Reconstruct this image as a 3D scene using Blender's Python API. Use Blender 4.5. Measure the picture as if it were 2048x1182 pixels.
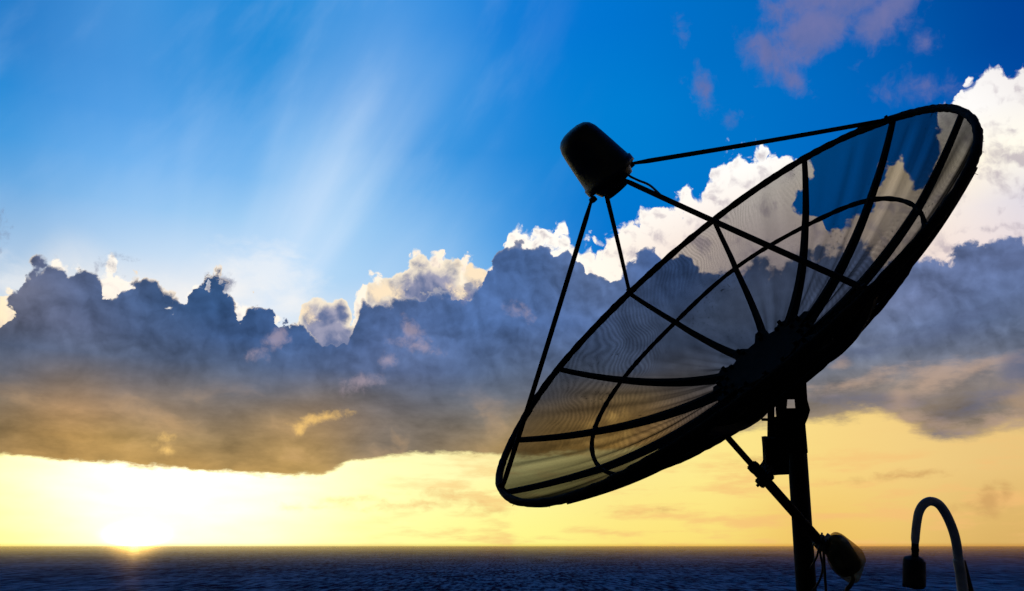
import bpy, bmesh, math, random
import numpy as np
from mathutils import Vector, Matrix, Quaternion, noise as mnoise

for o in list(bpy.data.objects):
    bpy.data.objects.remove(o)
scene = bpy.context.scene
COL = scene.collection
random.seed(7)

# ------------------------------------------------------------------ camera
F = 1680.0                      # focal length in photo pixels (2048 wide)
CX, CY = 1024.0, 591.0
HORIZON_Y = 1091.5
PITCH = math.atan((HORIZON_Y - CY) / F)
CAM = Vector((0.0, 0.0, 40.0))  # eye height above the sea, on a roof terrace
cam_data = bpy.data.cameras.new('camera')
cam_data.sensor_width = 36.0
cam_data.lens = 36.0 * F / 2048.0
cam_data.clip_start = 0.05
cam_data.clip_end = 200000.0
cam = bpy.data.objects.new('camera', cam_data)
cam.location = CAM
cam.rotation_euler = (math.radians(90) + PITCH, 0, 0)
COL.objects.link(cam)
scene.camera = cam
scene.render.resolution_x = 1024
scene.render.resolution_y = 591
scene.view_settings.view_transform = 'Standard'
scene.view_settings.look = 'None'
scene.view_settings.exposure = 0.0
scene.view_settings.gamma = 1.0
scene.cycles.use_adaptive_sampling = True
scene.cycles.adaptive_threshold = 0.02
scene.cycles.adaptive_min_samples = 10
scene.cycles.max_bounces = 8
scene.cycles.transparent_max_bounces = 24

CP, SP = math.cos(PITCH), math.sin(PITCH)

def c2w(x, y, z):
    """camera axes (right, up, forward) -> world"""
    return Vector((CAM.x + x, CAM.y + z * CP - y * SP, CAM.z + z * SP + y * CP))

def W(px, py, depth):
    return c2w((px - CX) / F * depth, (CY - py) / F * depth, depth)

def azel(px, py):
    v = W(px, py, 1.0) - CAM
    v.normalize()
    return math.degrees(math.atan2(v.x, v.y)), math.degrees(math.asin(v.z))

def lin(c):
    return tuple((x / 255.0 / 12.92) if x / 255.0 <= 0.04045 else ((x / 255.0 + 0.055) / 1.055) ** 2.4 for x in c)

# ------------------------------------------------------------------ node helpers
class G:
    """tiny expression builder on one node tree"""
    def __init__(self, tree, dim='3D'):
        self.t = tree
        self.dim = dim
    def node(self, typ, **kw):
        n = self.t.nodes.new(typ)
        for k, v in kw.items():
            setattr(n, k, v)
        return n
    def put(self, sock, v):
        if isinstance(v, bpy.types.NodeSocket):
            self.t.links.new(v, sock)
        elif isinstance(v, (tuple, list)):
            v = tuple(v)
            n = len(sock.default_value)
            sock.default_value = v[:n] if len(v) >= n else v + (1.0,) * (n - len(v))
        else:
            sock.default_value = v
    def m(self, op, *a, clamp=False):
        n = self.node('ShaderNodeMath', operation=op, use_clamp=clamp)
        for i, x in enumerate(a):
            self.put(n.inputs[i], x)
        return n.outputs[0]
    def add(self, *a):
        r = a[0]
        for b in a[1:]:
            r = self.m('ADD', r, b)
        return r
    def sub(self, a, b): return self.m('SUBTRACT', a, b)
    def mul(self, *a):
        r = a[0]
        for b in a[1:]:
            r = self.m('MULTIPLY', r, b)
        return r
    def step(self, x, a, b, lo=0.0, hi=1.0):
        n = self.node('ShaderNodeMapRange', interpolation_type='SMOOTHSTEP', clamp=True)
        self.put(n.inputs['Value'], x)
        for k, v in zip(('From Min', 'From Max', 'To Min', 'To Max'), (a, b, lo, hi)):
            self.put(n.inputs[k], v)
        return n.outputs[0]
    def xyz(self, x, y, z=0.0):
        n = self.node('ShaderNodeCombineXYZ')
        for i, v in enumerate((x, y, z)):
            self.put(n.inputs[i], v)
        return n.outputs[0]
    def sep(self, v):
        n = self.node('ShaderNodeSeparateXYZ')
        self.put(n.inputs[0], v)
        return n.outputs
    def vm(self, op, a, b=None, scale=None):
        n = self.node('ShaderNodeVectorMath', operation=op)
        self.put(n.inputs[0], a)
        if b is not None: self.put(n.inputs[1], b)
        if scale is not None: self.put(n.inputs['Scale'], scale)
        return n.outputs[0]
    def mix(self, f, a, b, mode='MIX'):
        n = self.node('ShaderNodeMix', data_type='RGBA', blend_type=mode)
        n.clamp_factor = True
        self.put(n.inputs[0], f)
        self.put(n.inputs[6], a)
        self.put(n.inputs[7], b)
        return n.outputs[2]
    def noise(self, v, scale, detail=4.0, rough=0.5, lac=2.0, dist=0.0, color=False):
        n = self.node('ShaderNodeTexNoise', noise_dimensions=self.dim)
        self.put(n.inputs['Vector'], v)
        for k, x in (('Scale', scale), ('Detail', detail), ('Roughness', rough), ('Lacunarity', lac), ('Distortion', dist)):
            self.put(n.inputs[k], x)
        return n.outputs[1 if color else 0]
    def voro(self, v, scale, detail=3.0, rough=0.5, smooth=0.6):
        n = self.node('ShaderNodeTexVoronoi', voronoi_dimensions='2D', feature='F1')
        self.put(n.inputs['Vector'], v)
        for k, x in (('Scale', scale), ('Detail', detail), ('Roughness', rough)):
            self.put(n.inputs[k], x)
        return n.outputs['Distance']
    def curve(self, x, pts, x0, x1, lo, hi):
        """piecewise curve of (x, value) points"""
        n = self.node('ShaderNodeFloatCurve')
        c = n.mapping.curves[0]
        pts = sorted(pts)
        P = [((p[0] - x0) / (x1 - x0), (p[1] - lo) / (hi - lo)) for p in pts]
        P = [p for p in P if 0 <= p[0] <= 1]
        c.points[0].location = P[0]
        c.points[1].location = P[-1]
        for p in P[1:-1]:
            c.points.new(*p)
        for p in c.points:
            p.handle_type = 'AUTO_CLAMPED'
        n.mapping.extend = 'HORIZONTAL'
        n.mapping.update()
        self.put(n.inputs['Value'], self.m('DIVIDE', self.sub(x, x0), x1 - x0))
        return self.add(self.mul(n.outputs[0], hi - lo), lo)
    def ramp(self, x, stops):
        n = self.node('ShaderNodeValToRGB')
        e = n.color_ramp.elements
        n.color_ramp.interpolation = 'B_SPLINE'
        while len(e) > 1:
            e.remove(e[-1])
        e[0].position = stops[0][0]
        e[0].color = tuple(stops[0][1]) + (1,)
        for p, c in stops[1:]:
            k = e.new(p)
            k.color = tuple(c) + (1,)
        self.put(n.inputs[0], x)
        return n.outputs[0]
    def table(self, az, el, samples, a0, a1, na, e0, e1, ne, sig=3.2):
        """smooth colour field over directions from scattered colour samples"""
        gt = bpy.data.node_groups.new('colour field', 'ShaderNodeTree')
        for nm_ in ('az', 'el'):
            gt.interface.new_socket(nm_, in_out='INPUT', socket_type='NodeSocketFloat')
        gt.interface.new_socket('colour', in_out='OUTPUT', socket_type='NodeSocketColor')
        k = G(gt, self.dim)
        gi = gt.nodes.new('NodeGroupInput')
        go_ = gt.nodes.new('NodeGroupOutput')
        res = k._table(gi.outputs[0], gi.outputs[1], samples, a0, a1, na, e0, e1, ne, sig)
        gt.links.new(res, go_.inputs[0])
        n = self.node('ShaderNodeGroup')
        n.node_tree = gt
        self.put(n.inputs[0], az)
        self.put(n.inputs[1], el)
        return n.outputs[0]
    def _table(self, az, el, samples, a0, a1, na, e0, e1, ne, sig):
        S = np.array([azel(s[0], s[1]) for s in samples])
        Cc = np.array([s[2] for s in samples], float)
        t = self.m('DIVIDE', self.sub(az, a0), a1 - a0, clamp=True)
        acc = None
        st = (e1 - e0) / (ne - 1)
        ec = self.m('MINIMUM', self.m('MAXIMUM', el, e0), e1)
        for j in range(ne):
            e = e0 + st * j
            stops = []
            for i in range(na):
                a = a0 + (a1 - a0) * i / (na - 1)
                d2 = (S[:, 0] - a) ** 2 + ((S[:, 1] - e) * 1.35) ** 2
                w = np.exp(-d2 / (2 * sig * sig)) + 1e-3 / (1 + d2) ** 2
                c = (w[:, None] * Cc).sum(0) / w.sum()
                stops.append((i / (na - 1), lin(c)))
            tj = t if acc is None else self.m('MULTIPLY_ADD', self.sep(acc)[0], 1e-9, t)   # keeps the rows evaluated one after another
            col = self.ramp(tj, stops)
            w = self.m('MAXIMUM', self.sub(1.0, self.m('DIVIDE', self.m('ABSOLUTE', self.sub(ec, e)), st)), 0.0)
            v = self.vm('SCALE', col, scale=w)
            acc = v if acc is None else self.vm('ADD', acc, v)
        return acc
    def blobs(self, az, el, items):
        """union of soft ellipses: (px, py, radius x px, radius y px, tilt deg) -> field in degrees, >0 inside"""
        acc = None
        for px, py, rx, ry, tl in items:
            a, e = azel(px, py)
            s = 1 / 29.0
            ct, stt = math.cos(math.radians(tl)), math.sin(math.radians(tl))
            da, de = self.sub(az, a), self.sub(el, e)
            u = self.m('MULTIPLY_ADD', da, ct, self.mul(de, stt))
            v = self.m('MULTIPLY_ADD', da, -stt, self.mul(de, ct))
            u = self.mul(u, 1 / (rx * s)); v = self.mul(v, 1 / (ry * s))
            r = self.m('SQRT', self.m('MULTIPLY_ADD', u, u, self.mul(v, v)))
            f = self.mul(self.sub(1.0, r), min(rx, ry) * s)
            acc = f if acc is None else self.m('SMOOTH_MAX', acc, f, 0.3)
        return acc

# ------------------------------------------------------------------ sun
SUN_AZ, SUN_EL = azel(272, 1070)
A, E_ = math.radians(SUN_AZ), math.radians(SUN_EL)
SUN_DIR = Vector((math.sin(A) * math.cos(E_), math.cos(A) * math.cos(E_), math.sin(E_)))
sd = bpy.data.lights.new('sun', 'SUN')
sd.energy = 0.001           # the disc is veiled by the cloud edge
sd.angle = math.radians(0.6)
sd.color = (1.0, 0.78, 0.45)
sun = bpy.data.objects.new('sun', sd)
sun.rotation_euler = SUN_DIR.to_track_quat('Z', 'Y').to_euler()
COL.objects.link(sun)

# ------------------------------------------------------------------ world
world = bpy.data.worlds.new('World')
world.use_nodes = True
nt = world.node_tree
nt.nodes.clear()
g = G(nt, '2D')
out = g.node('ShaderNodeOutputWorld')
bg = g.node('ShaderNodeBackground')
nt.links.new(bg.outputs[0], out.inputs[0])
tc = g.node('ShaderNodeTexCoord')
dx, dy, dz = g.sep(tc.outputs['Generated'])
DEG = 180 / math.pi
az = g.mul(g.m('ARCTAN2', dx, dy), DEG)
el = g.mul(g.m('ARCSINE', g.m('MINIMUM', g.m('MAXIMUM', dz, -1.0), 1.0)), DEG)
P = g.xyz(az, el, 0.0)

# --- clear sky
clear = [
 (0, 0, (0, 108, 190)), (150, 40, (60, 140, 214)), (300, 30, (70, 150, 222)), (450, 40, (10, 132, 214)), (560, 40, (14, 138, 216)),
 (700, 40, (60, 148, 224)), (850, 40, (60, 148, 226)), (1000, 40, (20, 126, 216)), (1150, 40, (0, 118, 212)), (1300, 60, (0, 114, 204)), (1450, 60, (0, 108, 194)),
 (1650, 60, (0, 100, 188)), (1850, 60, (0, 84, 166)), (2030, 30, (0, 62, 146)), (2030, 100, (0, 70, 156)),
 (0, 180, (26, 134, 212)), (200, 180, (64, 150, 226)), (450, 180, (40, 146, 222)), (700, 180, (84, 160, 230)), (900, 180, (70, 154, 228)),
 (1050, 180, (8, 128, 216)), (1250, 180, (0, 126, 210)), (1500, 180, (0, 114, 200)), (1800, 180, (0, 104, 190)),
 (0, 320, (80, 160, 226)), (250, 320, (100, 174, 240)), (450, 320, (84, 166, 236)), (650, 320, (120, 184, 240)), (850, 320, (60, 152, 226)),
 (1000, 320, (16, 134, 218)), (1200, 300, (0, 128, 210)), (1450, 300, (0, 118, 202)), (1650, 280, (0, 106, 194)), (1850, 280, (0, 92, 184)),
 (0, 430, (130, 176, 222)), (250, 430, (140, 194, 242)), (450, 430, (150, 200, 242)), (650, 430, (150, 204, 246)), (850, 430, (100, 172, 236)),
 (1000, 430, (64, 152, 226)), (1200, 420, (0, 116, 206)), (1700, 420, (0, 100, 190)), (2000, 400, (70, 120, 190)),
 (0, 540, (200, 215, 230)), (250, 520, (206, 224, 244)), (450, 520, (214, 232, 250)), (600, 540, (196, 226, 252)), (700, 520, (160, 206, 244)), (850, 480, (150, 198, 240)),
 (450, 620, (240, 240, 245)), (650, 620, (180, 215, 245)), (300, 600, (246, 240, 236)), (800, 600, (170, 205, 240)),
 (0, 940, (255, 246, 180)), (250, 945, (255, 255, 238)), (500, 950, (255, 255, 224)), (750, 950, (255, 252, 190)), (950, 950, (255, 250, 188)), (1250, 990, (255, 240, 150)), (1450, 940, (255, 236, 142)),
 (1700, 900, (248, 214, 134)), (1900, 920, (242, 206, 134)), (2040, 900, (232, 196, 128)), (1250, 900, (248, 230, 160)),
 (0, 1010, (255, 254, 150)), (250, 1010, (255, 255, 232)), (500, 1010, (255, 255, 216)), (750, 1010, (255, 250, 176)), (1000, 1010, (255, 248, 160)), (1300, 1010, (255, 234, 136)),
 (1700, 1010, (248, 212, 124)), (2040, 1010, (232, 192, 116)),
 (0, 1075, (255, 240, 110)), (250, 1070, (255, 255, 205)), (500, 1075, (255, 255, 184)), (750, 1075, (255, 255, 150)), (1000, 1075, (255, 250, 128)), (1300, 1075, (252, 222, 108)),
 (1650, 1075, (236, 188, 92)), (2040, 1070, (208, 164, 88)),
]
sky = g.table(az, el, clear, -34, 36, 20, -1.0, 37.0, 15, sig=2.6)

# crepuscular rays fanning out from the sun
RAY_AZ, RAY_EL = azel(288, 1000)
ra, re = g.sub(az, RAY_AZ), g.sub(el, RAY_EL)
warpn = g.sub(g.noise(P, 0.08, 2.0), 0.5)
phi = g.add(g.mul(g.m('ARCTAN2', re, ra), DEG), g.mul(warpn, 1.5))
rad = g.m('SQRT', g.add(g.mul(ra, ra), g.mul(re, re)))
def phi_of(px, py):
    a_, e_ = azel(px, py)
    return math.degrees(math.atan2(e_ - RAY_EL, a_ - RAY_AZ))
ray_pts = [((1024, 560), .0), ((1024, 420), .08), ((960, 440), .15), ((850, 450), .2), ((1010, 200), .10), ((915, 220), .14), ((888, 200), .36), ((862, 200), .72), ((830, 200), .95), ((760, 200), .95), ((700, 200), .8),
           ((640, 200), .5), ((590, 200), .35), ((545, 200), .1), ((510, 200), .05), ((470, 200), .1), ((425, 180), .12), ((405, 140), .16), ((385, 140), .14), ((350, 150), .10), ((300, 150), .12), ((200, 150), .12), ((100, 150), .1), ((0, 250), .0)]
rays = g.curve(phi, [(phi_of(*p), v) for p, v in ray_pts], 20, 145, 0, 1)
fine = g.noise(g.xyz(g.mul(phi, 0.22), 0.0, 0.0), 1.0, 3.0)
rays = g.mul(rays, g.add(0.7, g.mul(fine, 0.6)), g.step(rad, 40, 14), g.step(rad, 8, 13))
cirrus = g.noise(g.xyz(g.mul(g.sub(az, g.mul(el, 0.75)), 0.42), g.mul(g.add(el, g.mul(az, 0.75)), 0.16), 2.0), 0.35, 6.0, 0.55)
rays = g.mul(rays, g.add(0.35, g.mul(cirrus, 1.3)))
sky = g.mix(g.mul(rays, 0.72), sky, lin((205, 228, 252)))
veil = g.mul(g.step(cirrus, 0.42, 0.75), g.step(el, 8, 16), g.step(az, 8, -6), 0.16)
sky = g.mix(veil, sky, lin((170, 205, 245)))

# streaky thin veil over the low yellow band
lown = g.noise(g.xyz(g.mul(az, 0.16), g.mul(el, 0.9), 5.0), 1.0, 7.0, 0.6)
lowm = g.mul(g.step(el, 7.5, 4.0), g.step(lown, 0.45, 0.72), g.step(az, -14, -2), 0.65)
sky = g.mix(lowm, sky, lin((246, 190, 120)))

def warp(scale, amt, z, detail=3.0):
    c = g.noise(g.vm('ADD', P, (z * 7.3, z * 3.1, 0)), scale, detail, 0.5, color=True)
    return g.vm('ADD', P, g.vm('SCALE', g.vm('SUBTRACT', c, (0.5, 0.5, 0.5)), scale=amt))

def billow(z, scale=0.5, detail=4.0, rough=0.55, w=1.0, off=None):
    p = warp(0.6, w, z)
    if off is not None:
        p = g.vm('ADD', p, off)
    p = g.vm('ADD', p, (z * 5.7, z * 1.9, 0.0))
    return g.voro(p, scale, detail, rough)

def top_curve(azs, pts):
    """outline of a cloud bank: elevation as a function of azimuth, from photo points"""
    return g.curve(azs, [azel(*p) for p in pts], -40, 42, -5, 42)

# --- high mauve cloud, top right
fm = g.blobs(az, el, [(1700, -30, 175, 70, 8), (1620, 60, 120, 60, 20), (1790, 10, 110, 45, 25), (1540, 110, 62, 38, -30), (1585, 160, 22, 36, 25),
                      (1410, 185, 20, 34, 15), (1395, 125, 9, 13, 30), (1365, 65, 6, 17, 25), (1840, 170, 60, 22, -5), (1850, 90, 9, 24, 25), (1470, 242, 10, 6, 0)])
nm = g.noise(warp(0.35, 1.6, 11.0), 0.55, 8.0, 0.62)
fm = g.add(fm, g.mul(g.sub(nm, 0.5), 3.2), 0.2)
am = g.mul(g.step(fm, -0.25, 1.2), g.add(0.5, g.mul(g.step(fm, 0.0, 2.0), 0.45)))
cm = g.mix(g.noise(P, 0.5, 6.0, 0.6), lin((84, 106, 166)), lin((122, 122, 172)))
am = g.mul(am, g.step(az, 9.5, 11.5))
sky = g.mix(am, sky, cm)

# --- white sunlit cumulus (behind the dish)
white_top = [(-300, 700), (0, 590), (40, 560), (80, 530), (130, 512), (170, 548), (200, 535), (215, 500), (228, 492), (245, 515), (262, 548), (300, 560), (330, 575), (350, 590), (395, 560), (430, 548), (460, 565), (490, 605), (520, 602), (560, 632),
             (690, 640), (735, 540), (760, 548), (790, 560), (822, 500), (850, 500), (880, 495), (905, 510), (935, 505), (965, 520), (1000, 500), (1020, 450), (1060, 440), (1092, 452), (1100, 445), (1125, 440),
             (1165, 470), (1215, 458), (1275, 420), (1290, 398), (1345, 380), (1400, 345), (1415, 325), (1435, 335), (1448, 290), (1490, 275), (1545, 290), (1600, 300),
             (1632, 325), (1650, 430), (1720, 420), (1760, 330), (1790, 308), (1830, 340), (1862, 300), (1885, 190), (1920, 146), (1960, 108), (2010, 104), (2048, 106), (2200, 140), (2400, 200)]
b1 = billow(3.0, 0.55, 5.0, 0.5, 1.1)
b1s = billow(3.0, 0.55, 5.0, 0.5, 1.1, off=(-0.28, -0.34, 0))
fl = g.noise(warp(1.4, 0.5, 4.0), 1.3, 6.0, 0.62)
wt = top_curve(az, white_top)
wisp = g.blobs(az, el, [(232, 478, 15, 12, -35), (222, 500, 12, 20, -15), (214, 530, 13, 22, 0), (226, 575, 16, 30, 0), (240, 470, 8, 6, 0)])
d1 = g.m('MAXIMUM', g.sub(wt, el), g.add(g.mul(wisp, 1.5), -0.35))
gap = g.blobs(az, el, [(1625, 410, 62, 48, 35), (1400, 345, 14, 40, -10), (1985, 390, 60, 42, -10), (2030, 350, 30, 16, 0), (1915, 110, 60, 34, 38), (1885, 155, 26, 30, 30), (1955, 88, 30, 16, 10), (1845, 160, 30, 44, -10)])
d1 = g.sub(d1, g.mul(g.m('MAXIMUM', g.add(gap, 0.3), 0.0), 3.0))
e1 = g.add(d1, g.mul(g.sub(0.42, b1), 2.0), g.mul(g.sub(fl, 0.5), 0.5), 0.35)
e1 = g.m('MINIMUM', e1, g.add(g.mul(d1, 2.0), 0.7))
rel1 = g.sub(b1s, b1)
thick = g.step(e1, 0.2, 4.5)
wcol = g.table(az, el, [
 (1050, 460, (255, 252, 246)), (1200, 520, (255, 246, 232)), (1300, 430, (255, 252, 246)), (1400, 400, (255, 250, 244)), (1500, 330, (255, 255, 252)), (1360, 470, (236, 216, 204)), (1480, 440, (232, 216, 206)),
 (1560, 500, (200, 190, 200)), (1700, 470, (214, 196, 184)), (1790, 380, (250, 226, 186)), (1950, 200, (255, 255, 255)), (2030, 160, (225, 218, 218)), (2000, 280, (255, 250, 232)), (2030, 420, (206, 204, 220)), (1920, 440, (255, 244, 232)), (1960, 490, (236, 214, 208)),
 (220, 490, (255, 252, 246)), (220, 590, (255, 238, 214)), (0, 640, (255, 232, 190)), (420, 600, (255, 250, 240)), (600, 640, (255, 245, 225)),
 (760, 560, (255, 240, 220)), (900, 530, (255, 240, 220)), (960, 560, (255, 232, 204))], -34, 36, 20, 14, 34, 8, sig=1.8)
w_sh = g.mul(g.step(g.add(g.mul(rel1, 1.3), g.mul(g.sub(g.noise(warp(0.5, 1.0, 9.0), 0.38, 4.0, 0.5), 0.5), 2.6)), -0.1, 1.1), g.step(e1, 0.1, 1.6))
wcol = g.mix(g.mul(w_sh, 0.72), g.vm('SCALE', wcol, scale=1.08), lin((176, 164, 176)))
sky = g.mix(g.mul(g.step(el, 9, 11), g.step(e1, -0.05, g.add(0.34, g.mul(g.step(fl, 0.4, 0.7), 0.6)))), sky, wcol)

veil2 = g.blobs(az, el, [(530, 545, 95, 50, 0), (470, 575, 60, 40, 0), (330, 590, 60, 20, 0), (30, 560, 50, 30, 0), (590, 600, 40, 30, 40)])
v2 = g.add(veil2, g.mul(g.sub(g.noise(g.vm('MULTIPLY', warp(0.5, 1.0, 71.0), (0.5, 1.0, 1.0)), 0.8, 6.0, 0.6), 0.5), 3.0))
sky = g.mix(g.mul(g.step(v2, -0.8, 1.6), 0.55), sky, lin((250, 248, 246)))

dt = g.sub(el, g.curve(az, [azel(*p) for p in [(-200, 620), (0, 600), (60, 540), (130, 515), (250, 570), (330, 580), (430, 560), (520, 600), (640, 625), (720, 610), (900, 520), (1100, 490), (2300, 460)]], -40, 42, -5, 42))
hz = g.mul(g.step(dt, 2.4, -0.6), g.step(el, 8, 11), g.step(az, -34, -28), g.step(az, -8, -14), g.add(0.45, g.mul(g.noise(warp(0.6, 1.0, 81.0), 0.5, 5.0, 0.6), 1.0)))
sky = g.mix(g.mul(hz, 0.42), sky, lin((255, 248, 240)))

# --- grey cumulus with bright rims, centre left
grey_pts = [(-300, 800), (0, 700), (560, 760), (590, 640), (618, 600), (640, 582), (668, 580), (692, 600), (712, 640), (724, 600), (732, 562), (770, 552), (800, 545), (822, 520), (850, 506), (880, 505), (912, 520),
            (930, 535), (958, 530), (990, 560), (1040, 600), (1300, 700), (2400, 800)]
b2 = billow(21.0, 0.50, 4.0, 0.42, 0.9)
b2s = billow(21.0, 0.50, 4.0, 0.42, 0.9, off=(-0.3, -0.3, 0))
e2 = g.add(g.sub(top_curve(az, grey_pts), el), g.mul(g.sub(0.42, b2), 1.7), g.mul(g.sub(fl, 0.5), 0.5), 0.25)
inner = g.step(g.add(e2, g.mul(g.sub(fl, 0.5), 0.6)), 0.0, 1.5)
c2 = g.mix(inner, lin((255, 240, 214)), g.mix(g.step(g.sub(b2s, b2), -0.35, 0.4), lin((158, 158, 182)), lin((96, 112, 152))))
warmp = g.blobs(az, el, [(765, 585, 38, 16, -8), (948, 545, 34, 20, -40), (920, 590, 22, 10, -40), (595, 622, 18, 12, 0), (622, 634, 8, 7, 0), (575, 570, 12, 26, 20)])
warpf = g.add(warmp, g.mul(g.sub(fl, 0.5), 1.6))
c2 = g.mix(g.step(warpf, -0.35, 0.45), c2, lin((255, 232, 198)))
sky = g.mix(g.mul(g.step(el, 9, 11), g.step(e2, 0.0, 0.32)), sky, c2)

# --- dark slate cloud bank
dark_top = [(-300, 640), (-60, 640), (0, 650), (12, 600), (30, 570), (60, 530), (75, 510), (100, 502), (130, 500), (142, 520), (170, 530), (200, 545), (215, 585), (235, 590), (250, 565), (262, 560), (290, 555), (318, 562), (332, 585),
            (345, 592), (375, 580), (390, 560), (410, 545), (430, 542), (452, 560), (468, 590), (482, 620), (500, 608), (520, 605), (545, 610), (575, 625), (600, 640), (640, 668), (690, 665), (712, 640), (718, 610), (726, 598),
            (760, 600), (800, 592), (850, 585), (900, 578), (940, 580), (968, 545), (985, 510), (1000, 495), (1030, 488), (1070, 486), (1096, 488), (1110, 500), (1128, 488), (1150, 505), (1180, 530), (1210, 548), (1232, 540),
            (1262, 505), (1300, 492), (1330, 498), (1370, 505), (1410, 520), (1450, 520), (1500, 510), (1560, 520), (1620, 500), (1680, 480), (1720, 470), (1760, 500), (1820, 505), (1860, 500), (1900, 492), (1960, 472), (2048, 455), (2300, 440)]
b3 = billow(33.0, 0.46, 4.0, 0.46, 1.0)
b3s = billow(33.0, 0.46, 4.0, 0.46, 1.0, off=(-0.35, -0.4, 0))
fl3 = g.noise(warp(1.2, 0.6, 44.0), 1.1, 7.0, 0.62)
rag = g.curve(az, [(azel(x, 560)[0], v) for x, v in [(-100, 1.8), (0, 1.8), (100, 1.0), (300, 1.0), (390, 1.6), (480, 2.4), (580, 2.2), (680, 1.0), (1000, .7), (1200, .9), (1400, 1.2), (1800, 1.6), (2048, 1.8)]], -40, 42, 0, 3)
d3 = g.sub(top_curve(az, dark_top), el)
e3 = g.add(d3, g.mul(g.sub(0.42, b3), 1.8), g.mul(g.sub(fl3, 0.5), rag), 0.35)
e3 = g.m('MINIMUM', e3, g.add(g.mul(d3, 2.0), 2.0))
bot = g.curve(az, [azel(*p) for p in [(-200, 915), (0, 918), (100, 924), (180, 928), (220, 935), (290, 938), (340, 944), (420, 950), (560, 955), (640, 952), (680, 940), (700, 924), (780, 920), (860, 910), (940, 918), (1040, 918),
            (1150, 912), (1300, 900), (1450, 880), (1560, 860), (1650, 858), (1720, 845), (1780, 848), (1830, 880), (1880, 896), (1960, 890), (2048, 872), (2300, 860)]], -40, 42, -5, 42)
lnb = g.noise(g.xyz(g.mul(az, 0.45), g.mul(el, 1.3), 7.0), 1.0, 7.0, 0.6)
softb = g.curve(az, [(a, v) for a, v in ((-34, .4), (-10, .38), (-2, .5), (6, .5), (16, 1.1), (34, 1.3))], -40, 42, 0, 2)
eb = g.add(g.sub(el, bot), g.mul(g.sub(lnb, 0.5), g.add(0.55, softb)), g.mul(g.sub(fl, 0.5), 0.12))
dcol = g.table(az, el, [
 (0, 580, (120, 112, 124)), (120, 540, (92, 100, 134)), (250, 600, (80, 98, 138)), (400, 600, (58, 84, 126)), (430, 570, (52, 80, 122)), (300, 680, (84, 98, 134)), (500, 660, (66, 92, 140)), (620, 690, (70, 94, 140)),
 (100, 640, (106, 106, 132)), (60, 700, (86, 96, 124)), (0, 760, (90, 94, 110)), (250, 740, (88, 98, 126)), (400, 740, (80, 94, 128)), (560, 740, (82, 98, 136)), (700, 720, (86, 102, 146)), (800, 640, (92, 112, 160)), (950, 640, (84, 108, 158)),
 (800, 740, (100, 110, 146)), (950, 740, (86, 102, 142)), (1050, 560, (84, 108, 158)), (1000, 520, (74, 98, 146)), (1200, 580, (104, 118, 158)), (1150, 640, (88, 110, 160)), (1120, 760, (98, 106, 132)), (1250, 700, (100, 114, 152)),
 (0, 830, (112, 104, 92)), (60, 860, (190, 152, 92)), (150, 800, (170, 136, 104)), (250, 770, (136, 122, 120)), (120, 900, (186, 148, 88)), (250, 880, (166, 140, 92)), (300, 920, (192, 152, 84)), (350, 800, (150, 128, 110)), (400, 850, (122, 112, 100)),
 (450, 800, (104, 104, 114)), (500, 780, (110, 108, 118)), (500, 920, (178, 144, 88)), (600, 930, (176, 146, 88)), (600, 880, (166, 140, 96)), (520, 860, (150, 128, 98)), (640, 840, (172, 142, 104)), (650, 790, (128, 118, 122)),
 (720, 820, (118, 114, 118)), (800, 860, (112, 108, 108)), (900, 840, (110, 112, 122)), (900, 890, (146, 128, 100)), (1000, 900, (164, 140, 96)), (1000, 830, (118, 116, 116)), (1000, 780, (98, 104, 122)),
 (1200, 820, (160, 132, 96)), (1250, 860, (214, 172, 96)), (1400, 800, (130, 120, 120)), (1150, 880, (205, 168, 96)),
 (1350, 560, (70, 96, 150)), (1450, 620, (100, 110, 140)), (1600, 560, (96, 106, 140)), (1700, 540, (96, 106, 140)), (1500, 700, (90, 104, 140)),
 (1900, 520, (112, 122, 164)), (2040, 480, (108, 118, 160)), (1850, 590, (120, 126, 164)), (2000, 560, (104, 116, 158)), (2000, 620, (98, 110, 146)), (1780, 660, (128, 130, 158)), (1920, 660, (92, 108, 150)), (2030, 660, (116, 120, 142)),
 (1700, 720, (110, 118, 146)), (1800, 700, (92, 106, 142)), (1850, 760, (150, 136, 134)), (1720, 760, (168, 146, 130)), (1950, 740, (168, 146, 134)), (2030, 740, (98, 104, 128)), (1660, 780, (124, 124, 136)), (1780, 800, (118, 116, 122)),
 (1900, 800, (128, 122, 122)), (2030, 800, (116, 114, 118)), (1660, 840, (150, 136, 118)), (1800, 840, (176, 148, 112)), (1880, 870, (132, 122, 112)), (2000, 860, (140, 126, 110)), (1980, 850, (116, 116, 116))],
 -34, 36, 24, 3, 23, 13, sig=1.5)
lnd = g.noise(g.vm('MULTIPLY', warp(0.25, 2.5, 61.0), (0.36, 0.66, 1.0)), 0.42, 7.0, 0.55)
rel3 = g.sub(b3s, b3)
lay = g.mul(g.sub(lnb, 0.5), g.step(el, 13.0, 7.0), 0.65)
upper = g.step(el, 8.0, 13.0)
dcol = g.vm('SCALE', dcol, scale=g.add(1.0, lay, g.mul(g.sub(lnd, 0.5), 1.2), g.mul(rel3, g.mul(upper, -0.5))))
dcol = g.mix(g.step(el, 7.5, 12.0), g.vm('MULTIPLY', dcol, (1.06, 0.98, 0.86)), g.vm('MULTIPLY', dcol, (0.82, 0.95, 0.98)))
warm3 = g.mul(g.step(lnd, 0.54, 0.75), g.step(el, 11.0, 7.0), 0.4)
dcol = g.mix(warm3, dcol, lin((206, 164, 116)))
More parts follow.
